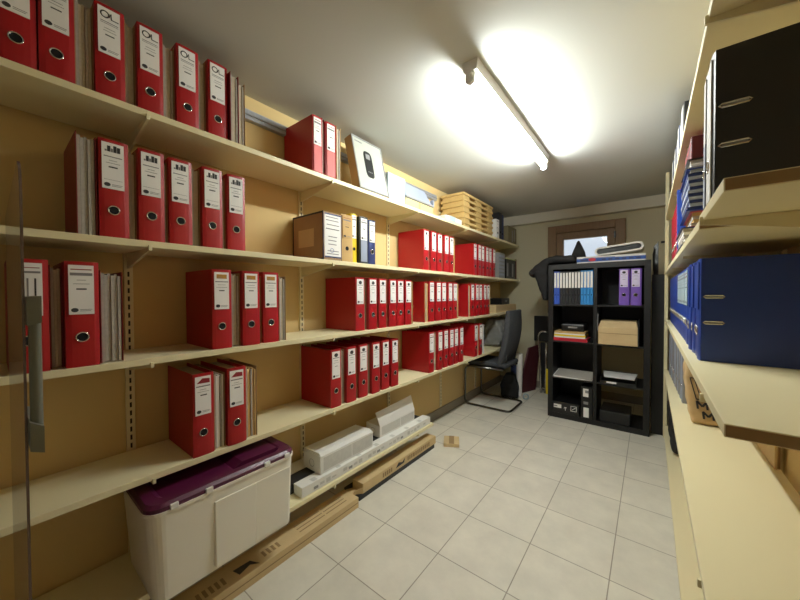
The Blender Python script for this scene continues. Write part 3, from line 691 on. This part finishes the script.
# rz=-90deg turns the spine from +x to -y; y extent w maps to +x..., so origin sits at the low-x corner
def spine(x, w, h, z, label, group, cover, lab=None, half=None, hole='ring', style='lines', d=.27, dy=.012):
    return binder((x, KY0+dy, z+.0006), label, group, w=w, h=h, d=d, cover=cover, lab=lab, half=half, hole=hole, style=style, rz=-PI/2)
z3 = KZ[3]
xx = L0x+.004; ws = []
seq = [('cobalt', COBALT, 2, .0242)]+[('black', BLACK, 7, .0242)]+[('light blue', SKY_BLUE, 4, .0242)]
for cname, m, nn, w_ in seq:
    for k in range(nn):
        spine(xx, w_, .315 if cname != 'black' else .312, z3, 'thin %s binder with white label, %s one from left, in the black unit' % (cname, ORD[k]), 'thin binders in the black unit', m, style='', hole='none' if False else 'dark', dy=.014)
        xx += w_+.0012
for k, x_ in enumerate((-.214, -.131)):
    spine(x_, .074, .315, z3, 'purple binder in the black unit, %s' % ('the one nearer the middle divider' if k == 0 else 'the one against the side panel'), 'purple binders', PURPLE, lab=LAVENDER, style='knot', dy=.014)
# second row
z2 = KZ[2]
zz = z2+.0006
for k, (nm, m, h_, w0, w1, lbl) in enumerate((('book', MAROON, .03, .0, .285, 'thick red book at the bottom of the small pile in the black unit'), ('book', WHITE_B, .014, .004, .27, 'white booklet on the red book in the black unit'),
                                             ('book', YELLOW, .016, .004, .272, 'yellow-orange book in the small pile in the black unit'), ('book', WHITE_B, .012, .006, .265, 'thin white booklet on the yellow-orange book'),
                                             ('book', TAN, .016, .008, .268, 'tan book on top of the small pile in the black unit'))):
    m = {0: mat('bright_red_cover', (190, 30, 50), .45)}.get(k, m)
    tt = thing('book', lbl, 'book', (L0x+.004+w0, KY0+.01, zz), 0, 'small book pile')
    b = MB(); W_ = w1-w0; b.box(0, W_, 0, .2, 0, .002, m); b.box(0, W_, 0, .2, h_-.002, h_, m); b.box(0, W_, 0, .002, .002, h_-.002, m); b.build('cover', tt)
    bx('pages', (.004, W_-.003, .003, .196, .0022, h_-.0022), PAPER, tt)
    zz += h_+.0004
t2 = thing('file_box', 'dark folded case lying on the book pile in the black unit', 'case', (L0x+.06, KY0+.06, zz)); bx('body', (0, .2, 0, .2, 0, .07), BLACKP, t2, .012); bx('clasp', (.06, .14, -.004, .002, .03, .045), GREYB, t2, .002)
t2 = thing('cardboard_box', 'brown cardboard box in the right column of the black unit', 'box', (R0x+.012, KY0-.012, z2+.0006))
b = MB(); b.box(0, .285, 0, .3, 0, .15, CARTON, .002); b.hexa([(0, .0, .15), (.285, .0, .15), (.285, .3, .15), (0, .3, .15), (.012, .07, .205), (.273, .07, .205), (.273, .3, .205), (.012, .3, .205)], CARTON); b.build('body', t2)
b = MB(); b.box(-.006, -.0005, .0, .012, .12, .27, GREYB, .001); b.build('metal_corner', t2); bx('dark_end', (.2855, .293, .01, .3, .0, .22), BLACK, t2, .001)
bx('seam', (.002, .283, -.0008, 0, .098, .102), CARTON_INK, t2)
# third row
z1 = KZ[1]
def sheets(x0, x1, y0, z, n, label, curl):
    tt = thing('paper_stack', label, 'papers', (x0, y0, z)); b = MB()
    for k in range(n):
        o_ = .006*math.sin(k*2.3); b.hexa([(o_, .0+.004*k, k*.004), (x1-x0+o_, .01-.003*k, k*.004), (x1-x0+o_, .26, k*.004), (o_, .26, k*.004), (o_, .004*k, k*.004+.003), (x1-x0+o_, .01-.003*k, k*.004+.003), (x1-x0+o_, .26, k*.004+.003+curl), (o_, .26, k*.004+.003+curl)], WHITE if k % 3 else GPAPER)
    b.build('sheets', tt)
    return tt
sheets(L0x+.01, L1x-.01, KY0-.02, z1+.0008, 4, 'white and grey papers lying in the left column of the black unit', .022)
t2 = thing('letter_tray', 'black letter tray in the right column of the black unit', 'tray', (R0x+.03, KY0+.005, z1+.0006))
b = MB(); b.box(0, .26, 0, .32, 0, .004, BLACKP); b.box(0, .004, 0, .32, .004, .055, BLACKP); b.box(.256, .26, 0, .32, .004, .055, BLACKP); b.box(.004, .256, .316, .32, .004, .055, BLACKP); b.box(.004, .256, 0, .004, .004, .024, BLACKP); b.build('tray_body', t2)
bx('tag', (.045, .12, -.0012, 0, .004, .02), WHITE, t2)
t2 = thing('paper_sheet', 'white sheet lying across the top of the black letter tray', 'paper', (R0x+.026, KY0+.012, z1+.0563)); b = MB(); b.hexa([(.03, 0, 0), (.25, 0, 0), (.268, .27, .0), (.0, .27, .0), (.03, 0, .003), (.25, 0, .003), (.268, .27, .003), (.0, .27, .003)], WHITE); b.build('sheet', t2)
# bottom row
z0_ = KZ[0]
t2 = thing('label_box', 'low black box with white symbols in the bottom left cell of the black unit', 'box', (L0x+.003, KY0-.002, z0_+.0006))
bx('body', (0, .225, 0, .3, 0, .11), BLACKP, t2, .002)
b = MB(); b.box(.008, .075, -.0012, 0, .05, .085, WHITE); b.box(.012, .04, -.0016, -.001, .06, .072, GREYB); b.build('white_tag', t2)
b = MB(); b.box(.108, .112, -.001, 0, .035, .06, WHITE); b.box(.1, .12, -.001, 0, .06, .066, WHITE); b.box(.096, .104, -.001, 0, .05, .06, GREYB); b.build('arrow_print', t2)
b = MB()
for d_ in ((.155, .205, .04, .044), (.155, .205, .085, .089), (.155, .159, .044, .085), (.201, .205, .044, .085)): b.box(d_[0], d_[1], -.001, 0, d_[2], d_[3], WHITE)
b.prism([(.165, .055), (.168, .052), (.197, .073), (.194, .077)], 'y', -.001, 0, WHITE); b.build('square_print', t2)
t2 = thing('upright_box', 'tall black box with three white tags in the bottom left cell of the black unit', 'box', (L1x-.095, KY0-.004, z0_+.0006))
bx('body', (0, .092, 0, .28, 0, .29), BLACKP, t2, .002)
b = MB(); b.box(.022, .065, -.0014, 0, .01, .1, WHITE); b.box(.022, .06, -.0014, 0, .13, .155, GREYB); b.box(.018, .062, -.0014, 0, .20, .275, WHITE); b.box(.035, .062, -.0018, -.001, .235, .26, GREYB); b.build('white_tag', t2)
t2 = thing('black_drawer_box', 'glossy low black box in the bottom right cell of the black unit', 'box', (R0x+.025, KY0+.02, z0_+.0006)); bx('body', (0, .225, 0, .28, 0, .1), BLACKP, t2, .004); bx('edge_strip', (0, .225, -.002, 0, .088, .1), GREYB if False else BLACK, t2, .0008)
# things on top of the unit
ZK = KH+.0006
t2 = thing('flat_box', 'flat white game box with blue and red printed edge on the black unit', 'box', (-.545, KY0+.03, ZK), .0)
b = MB(); b.box(0, .515, 0, .3, 0, .06, WHITE_B, .002); b.build('body', t2)
b = MB(); b.box(.0, .515, -.0012, 0, .012, .042, BLUE_INK); b.box(.05, .3, -.0018, -.001, .042, .05, BLUEGREY)
for k in range(6): b.box(.20+k*.05, .23+k*.05, -.0018, -.0012, .02, .034, NAVY)
b.box(.03, .09, -.0018, -.0012, .018, .034, NAVY)
b.build('edge_print', t2)
b = MB(); b.prism([(.125+.03*math.cos(a), .03+.016*math.sin(a)) for a in [2*PI*k/20 for k in range(20)]], 'y', -.003, -.0012, mat('red_emblem', (190, 40, 60), .6)); b.build('red_emblem', t2)
t2 = thing('white_tray', 'white open tray with a dark rounded slot, tilted on the flat box', 'tray', (-.40, KY0+.05, ZK+.0606)); t2.rotation_euler = (0, math.radians(-5.5), 0)
def stadium(x0, x1, z0, z1, n=8):
    r = (z1-z0)/2; return [(x1-r+r*math.cos(-PI/2+PI*k/n), (z0+z1)/2+r*math.sin(-PI/2+PI*k/n)) for k in range(n+1)]+[(x0+r+r*math.cos(PI/2+PI*k/n), (z0+z1)/2+r*math.sin(PI/2+PI*k/n)) for k in range(n+1)]
b = MB(); out = stadium(0, .36, 0, .075); inn = stadium(.015, .345, .014, .061); n2 = len(out)
V = [(u, 0, v) for u, v in out]+[(u, 0, v) for u, v in inn]+[(u, .24, v) for u, v in out]+[(u, .24, v) for u, v in inn]
F = []
for k in range(n2):
    j = (k+1) % n2; F += [(k, j, n2+j, n2+k), (2*n2+k, 3*n2+k, 3*n2+j, 2*n2+j), (k, 2*n2+k, 2*n2+j, j), (n2+k, n2+j, 3*n2+j, 3*n2+k)]
b._add(V, F, WHITE_B); b.build('shell', t2)
b = MB(); b.prism(stadium(.016, .344, .015, .060), 'y', .02, .235, BLACKP); b.build('dark_insert', t2)
blob('black_coat', [(-.99, 1.42), (-.965, 1.36), (-.935, 1.405), (-.90, 1.30), (-.845, 1.14), (-.802, 1.13), (-.802, 1.497), (-.56, 1.497), (-.56, 1.56), (-.66, 1.57), (-.74, 1.575), (-.83, 1.55), (-.91, 1.50)], 'y', 3.40, 3.62, BLACKF, 'black garment bag draped over the left end of the black unit', 'garment bag', voxel=.010, disp=.02, dscale=.07, smooth=5, bevel=.02)
t2 = thing('black_hood', 'pointed black hood shape standing on the black unit before the window', 'hood', (0, 0, 0))
b = MB(); b._add([Vector(p) for p in [(-.655, 3.66, ZK), (-.50, 3.66, ZK), (-.50, 3.75, ZK), (-.655, 3.75, ZK), (-.640, 3.67, 1.60), (-.520, 3.67, 1.62), (-.520, 3.74, 1.62), (-.640, 3.74, 1.60), (-.588, 3.69, 1.735), (-.572, 3.69, 1.74), (-.572, 3.72, 1.74), (-.588, 3.72, 1.735)]],
    [(3, 2, 1, 0)]+[(k, (k+1) % 4, 4+(k+1) % 4, 4+k) for k in range(4)]+[(4+k, 4+(k+1) % 4, 8+(k+1) % 4, 8+k) for k in range(4)]+[(8, 9, 10, 11)], BLACKF)
o = b.build('cloth', t2); md = o.modifiers.new('subd', 'SUBSURF'); md.levels = 2; md.render_levels = 2; md.subdivision_type = 'SIMPLE'; md = o.modifiers.new('smooth', 'SMOOTH'); md.iterations = 3

# ------------------------------------------------------------------ leaning things at the back
def slab(name, c8, m, label, cat):
    b = MB(); b.hexa(c8, m); o = b.build(name); tag(o, label, cat); return o
slab('maroon_board', [(-1.255, 3.885, 0), (-1.14, 4.19, 0), (-1.12, 4.19, 0), (-1.235, 3.885, 0), (-1.185, 4.08, .535), (-1.105, 4.235, .56), (-1.085, 4.235, .56), (-1.165, 4.08, .535)], MAROON2, 'maroon board leaning on the folded black chair behind the office chair', 'board')
t2 = thing('folded_chair', 'folded black chair with bent chrome legs behind the black unit', 'chair', (0, 0, 0))
b = MB(); b.box(-1.13, -.90, 4.14, 4.165, .62, .93, BLACKP, .008); b.build('backrest', t2)
b = MB(); b.box(-1.06, -.90, 4.165, 4.2, .02, .60, BLACKF, .008); b.build('seat', t2)
b = MB(); b.tube([(-1.035, 4.10, 0.001), (-1.05, 4.115, .35), (-1.075, 4.13, .70), (-1.04, 4.13, .745), (-.93, 4.13, .735)], .012, CHROME, 10, False, .05); b.build('leg', t2)
b = MB(); b.tube([(-.985, 4.10, 0.001), (-.985, 4.125, .35), (-.985, 4.135, .62)], .012, CHROME, 10); b.build('leg', t2)
b = MB(); b.tube([(-1.03, 4.098, .06), (-.985, 4.098, .06)], .009, CHROME, 10); b.build('stretcher', t2)
b = MB(); b.box(-.975, -.95, 4.08, 4.10, 0, .30, YELLOW, .004); o = b.build('yellow_strip'); tag(o, 'yellow rod standing beside the folded black chair', 'rod')
for nm, lbl, c, r, h, tilt, m in (('paper_roll', 'white paper roll leaning behind the office chair', (-1.215, 3.83, 0), .036, .50, (.06, .04, 0), WHITE), ('paper_roll', 'blue wrapped roll leaning behind the office chair', (-1.27, 3.78, 0), .032, .36, (.05, .05, 0), NAVY)):
    t2 = thing(nm, lbl, 'roll', c, 0, 'rolls behind the office chair'); t2.rotation_euler = tilt
    b = MB(); b.cyl((0, 0, .002), (0, 0, h), r, m, seg=24, caps=False); b.ring((0, 0, h), (0, 0, 1), r-.003, .003, m, 24, 6); b.cyl((0, 0, .002), (0, 0, h), r*.55, GREYB, seg=20, caps=False); b.build('sheet_roll', t2)
    b = MB(); b.cyl((0, 0, .004), (0, 0, h-.02), r*.5, HOLE, seg=16); b.build('core', t2)
blob('dark_mass', [(-1.36, .012), (-1.17, .012), (-1.16, .15), (-1.21, .30), (-1.30, .30), (-1.37, .15)], 'y', 3.63, 3.70, BLACKF, 'small black mass behind the office chair, standing in for its dark mechanism', 'bag', disp=.015, dscale=.06, bevel=.01)  # black shape for the dark chair mechanism, covers the lower part of the rolls
t2 = thing('tape_roll', 'clear tape roll lying on the tiles behind the office chair base', 'tape', (-1.10, 3.72, .0)); b = MB(); b.ring((0, 0, .036), (.5, -.85, .0), .028, .008, PALEBLUE, 24, 8); b.build('ring', t2)
t2 = thing('ironing_board', 'tall narrow black board leaning in the gap right of the black unit', 'board', (0, 0, 0))
b = MB(); b.hexa([(.018, 3.52, 0), (.066, 3.52, 0), (.066, 3.55, 0), (.018, 3.55, 0), (.022, 3.68, 1.62), (.056, 3.68, 1.665), (.056, 3.71, 1.665), (.022, 3.71, 1.62)], BLACKP); b.build('board_body', t2)
b = MB(); b.tube([(.024, 3.66, 1.40), (.02, 3.655, 1.55), (.030, 3.665, 1.60)], .006, BLACKP, 8); b.build('hook', t2)
o = bx('black_board', (.012, .120, 3.475, 3.50, 0, 1.36), BLACKW, bev=.002); tag(o, 'broad black board standing between the black unit and the right shelves', 'board')
o = bx('wall_box', (.085, .13, YB-.02, YB, 1.72, 1.74), BLACKP, bev=.002); tag(o, 'tiny black fitting on the back wall beside the right upright post', 'fitting')

# ------------------------------------------------------------------ right-hand shelves
ZRT, ZRA, ZRB, ZRC, ZRD, ZRE = 1.822+.0006, 1.384+.0006, 1.374+.0006, .989+.0006, .567+.0006, .107+.0006
def rb(x, y, z, label, group, cover, w=.075, h=.315, d=.265, **k):   # spine toward -x: near cover is at low y
    return binder((x, y+w, z), label, group, w=w, h=h, d=d, cover=cover, rz=PI, **k)
rb(.099, .928, ZRA, 'large black binder with two metal slots, nearest on the right shelf', 'black binders at right', BLACK, slots='far', style='', half=WHITE_B)
rb(.098, 1.006, ZRA, 'thin black binder with pale spine just behind the big black binder at right', 'black binders at right', BLACK, style='', half=BLUEGREY, h=.312, w=.036)
# stack of boxes behind the black binders
zz = ZRB
def lie(name, label, cat, x, y0, y1, h, m, pages=None, tilt=0.):
    global zz
    tt = thing(name, label, cat, (x, y0, zz), tilt)
    W_ = .24; D_ = y1-y0
    b = MB(); b.box(0, W_, 0, D_, 0, .003, m); b.box(0, W_, 0, D_, h-.003, h, m); b.box(W_-.003, W_, 0, D_, .003, h-.003, m); b.build('cover', tt)
    b = MB(); nn = max(1, int(h/.012))
    for k in range(nn): b.box(.004+.008*((k*29) % 5)/5, W_-.004, .004, D_-.004, .0032+k*(h-.0064)/nn, .0032+(k+.9)*(h-.0064)/nn, pages if k % 2 else (NAVY if m is BLUE else GPAPER))
    b.build('papers', tt)
    zz += h+.0006
    return tt
lie('box_file', 'blue file lying at the bottom of the stack behind the black binders at right', 'file', .088, 1.56, 1.88, .065, NAVY, WHITE)
lie('magazine_pile', 'pinkish paper bundle in the stack behind the black binders at right', 'papers', .112, 1.57, 1.86, .055, PINK, TAN)
lie('box_file', 'blue open file with papers in the stack behind the black binders', 'file', .10, 1.55, 1.88, .15, BLUE, BLUEGREY)
lie('magazine_pile', 'black and white magazines under the maroon box at right', 'papers', .104, 1.58, 1.88, .042, BLACK, WHITE)
t2 = thing('maroon_box', 'maroon box on top of the stack behind the black binders at right', 'box', (.114, 1.59, zz)); bx('body', (0, .22, 0, .25, 0, .085), MAROON, t2, .004); bx('lid_edge', (-.001, 0, .004, .246, .058, .062), PINK, t2)
slab('leaning_folder', [(.095, 1.90, ZRB), (.33, 1.90, ZRB), (.33, 1.925, ZRB), (.095, 1.925, ZRB), (.095, 1.955, ZRB+.30), (.33, 1.955, ZRB+.30), (.33, 1.98, ZRB+.30), (.095, 1.98, ZRB+.30)], COBALT, 'cobalt blue folder leaning behind the stack at right', 'folder')
rb(.104, 2.0, ZRB, 'white binder between the stack and the red binders on the right shelf', None, WHITE_B, style='', w=.07, h=.26)
for k in range(9):
    rb(.112, 2.09+k*.082, ZRB, 'red binder on the right wall shelf beyond the white binder, %s from the near side' % ORD[k], 'red binders at right', mat('crimson_board', (170, 22, 42), .42), style='', lab=mat('crimson_board', (170, 22, 42)), hole='ring', h=.32)
# top right shelf
SLATE = mat('slate_board', (92, 100, 120), .6, var=.06); GREYS = mat('dull_grey_board', (112, 114, 116), .6, var=.06)
for k in range(11):
    m = [BLACK, SLATE, GREYS, SLATE, GREYS, NAVY, SLATE, GREYS, NAVY, SLATE, NAVY][k]
    rb(.119+.003*(k % 3), 2.06+k*.1, ZRT, 'dull blue-grey binder on the highest right shelf, %s from the near side' % ORD[k], 'binders on the highest right shelf', m, style='', half=m, h=.31 if k % 2 else .295, d=.245)
# blue binders
yy = 1.36
for k in range(24):
    x_ = .121+(.003 if k in (1, 4) else 0)-(.004 if k == 3 else 0)+(.002 if k > 5 else 0)
    near = k == 0
    rb(x_, yy, ZRC, 'blue binder on the right shelf, %s from the near side%s' % (ORD[k], ', its metal slots facing out' if near else ''), 'blue binders at right', BLUE, slots='far' if near else False, style='' if k < 5 or k > 12 else 'lines', lab=PALEBLUE if 4 < k < 13 else BLUE, h=.318, d=.25)
    yy += .0785
# lower right shelf: grey magazine files and the paper bag
for k in range(9):
    x_ = .150-.004*k*.8
    rb(x_, 2.44+k*.098, ZRD, 'grey file on the right shelf beyond the paper bag, %s from the near side' % ORD[k], 'grey files at right', BLUEGREY if k % 3 == 1 else GREYB, style='', half=GREYB if k % 2 else BLUEGREY, lab=GREYB if k % 2 else BLUEGREY, w=.088, h=.32, d=.215, hole='ring')
t2 = thing('folded_carton', 'flattened brown carton against the wall on the shelf before the paper bag', 'carton', (.356, 1.72, ZRD)); bx('body', (0, .0075, 0, .33, 0, .25), CARTON, t2, .001); bx('body_fold', (.008, .0165, .01, .33, 0, .24), KRAFT, t2, .001)
bag = thing('paper_bag', 'crumpled brown paper bag with black letters on the lower right shelf', 'bag', (0, 0, 0))
PB = mat('brown_bag_paper', (200, 170, 124), .85, var=.12, scale=14, bump=.4)
o = blob('bag_body', [(.168, ZRD+.004), (.372, ZRD+.004), (.374, .87), (.150, .895), (.140, .80), (.152, .66)], 'y', 2.09, 2.27, PB, None, None, voxel=.009, disp=.014, dscale=.06, smooth=2, bevel=.006); o.parent = bag
b = MB()
def stroke(pts, w_, y=2.084):
    for (x0_, z0_), (x1_, z1_) in zip(pts[:-1], pts[1:]):
        d_ = Vector((x1_-x0_, 0, z1_-z0_)); n_ = Vector((-d_.z, 0, d_.x)).normalized()*w_/2
        p = [Vector((x0_, y, z0_))-n_, Vector((x1_, y, z1_))-n_, Vector((x1_, y, z1_))+n_, Vector((x0_, y, z0_))+n_]
        b._add(p+[q+Vector((0, .006, 0)) for q in p], [(0, 1, 2, 3), (7, 6, 5, 4), (0, 4, 5, 1), (1, 5, 6, 2), (2, 6, 7, 3), (3, 7, 4, 0)], INK)
stroke([(.156, .79), (.171, .79), (.197, .69), (.180, .69), (.156, .79)], .004)
def letter_m(x, z, w_, h_, sh): stroke([(x, z), (x+sh, z+h_), (x+w_*.5+sh*.3, z+h_*.35), (x+w_+sh, z+h_), (x+w_, z)], .008)
letter_m(.186, .645, .034, .036, -.004); letter_m(.208, .600, .034, .034, -.004)
b.build('printed_letters', bag)
blob('black_bag', [(.125, ZRE+.01), (.34, ZRE+.01), (.34, .45), (.28, .50), (.16, .49), (.112, .36)], 'y', 2.80, 3.25, BLACKF, 'black bag with pale dots stored on the lowest right shelf', 'bag', voxel=.014, disp=.02, dscale=.08)

# ------------------------------------------------------------------ clear panel with handle at the near left
t = thing('clear_panel', 'smoky clear plastic panel with a grey looped handle beside the near shelf ends', 'panel', (0, 0, 0))
yp = .028
b = MB(); pts = [(-1.29, 0.0), (-.70, 0.0), (-.70, 1.34)]+[(-.70-.05*(1-math.cos(a)), 1.34+.06*math.sin(a)) for a in [PI/2*k/6 for k in range(1, 7)]]+[(-1.29, 1.40)]
b.prism(pts, 'y', yp, yp+.003, CLEAR); b.build('sheet', t)
b = MB(); zt_, zb_ = 1.178, 1.006
b.tube([(-.68, yp+.003, zt_-.004), (-.68, yp+.0105, zt_-.004), (-.68, yp+.0105, zb_+.004), (-.68, yp+.003, zb_+.004)], .0065, GREYP, 12, False, .008)
for z_, dz in ((zt_, .004), (zb_, -.006)):
    b.hexa([(-.78, yp+.0032, z_-.02), (-.665, yp+.0032, z_-.02), (-.665, yp+.0165, z_-.02+dz), (-.78, yp+.0165, z_-.02+dz), (-.78, yp+.0032, z_+.02), (-.665, yp+.0032, z_+.02), (-.665, yp+.0165, z_+.017+dz), (-.78, yp+.0165, z_+.017+dz)], GREYP)
b.build('handle', t)

# ------------------------------------------------------------------ world and camera
wd = bpy.data.worlds.new('daylight'); S.world = wd; wd.use_nodes = True
bg = wd.node_tree.nodes['Background']; bg.inputs[0].default_value = (*lin((230, 236, 244)), 1); bg.inputs[1].default_value = 1.
cam = bpy.data.cameras.new('camera'); cam.sensor_width = 36; cam.lens = 320.42/800*36; cam.clip_start = .01
co = bpy.data.objects.new('camera', cam); C.objects.link(co)
yaw, pitch, roll = .6626, .0177, -.0035
fw = Vector((-math.sin(yaw)*math.cos(pitch), math.cos(yaw)*math.cos(pitch), -math.sin(pitch)))
r0 = Vector((math.cos(yaw), math.sin(yaw), 0)); u0 = r0.cross(fw)
r1 = r0*math.cos(roll)+u0*math.sin(roll); u1 = -r0*math.sin(roll)+u0*math.cos(roll)
co.matrix_world = Matrix(((r1.x, u1.x, -fw.x, 0), (r1.y, u1.y, -fw.y, 0), (r1.z, u1.z, -fw.z, 1.1994), (0, 0, 0, 1)))
S.camera = co
S.cycles.diffuse_bounces = 8; S.cycles.max_bounces = 14
S.view_settings.view_transform = 'Standard'; S.view_settings.look = 'None'; S.view_settings.exposure = 0; S.view_settings.gamma = 1
S.view_settings.use_curve_mapping = False
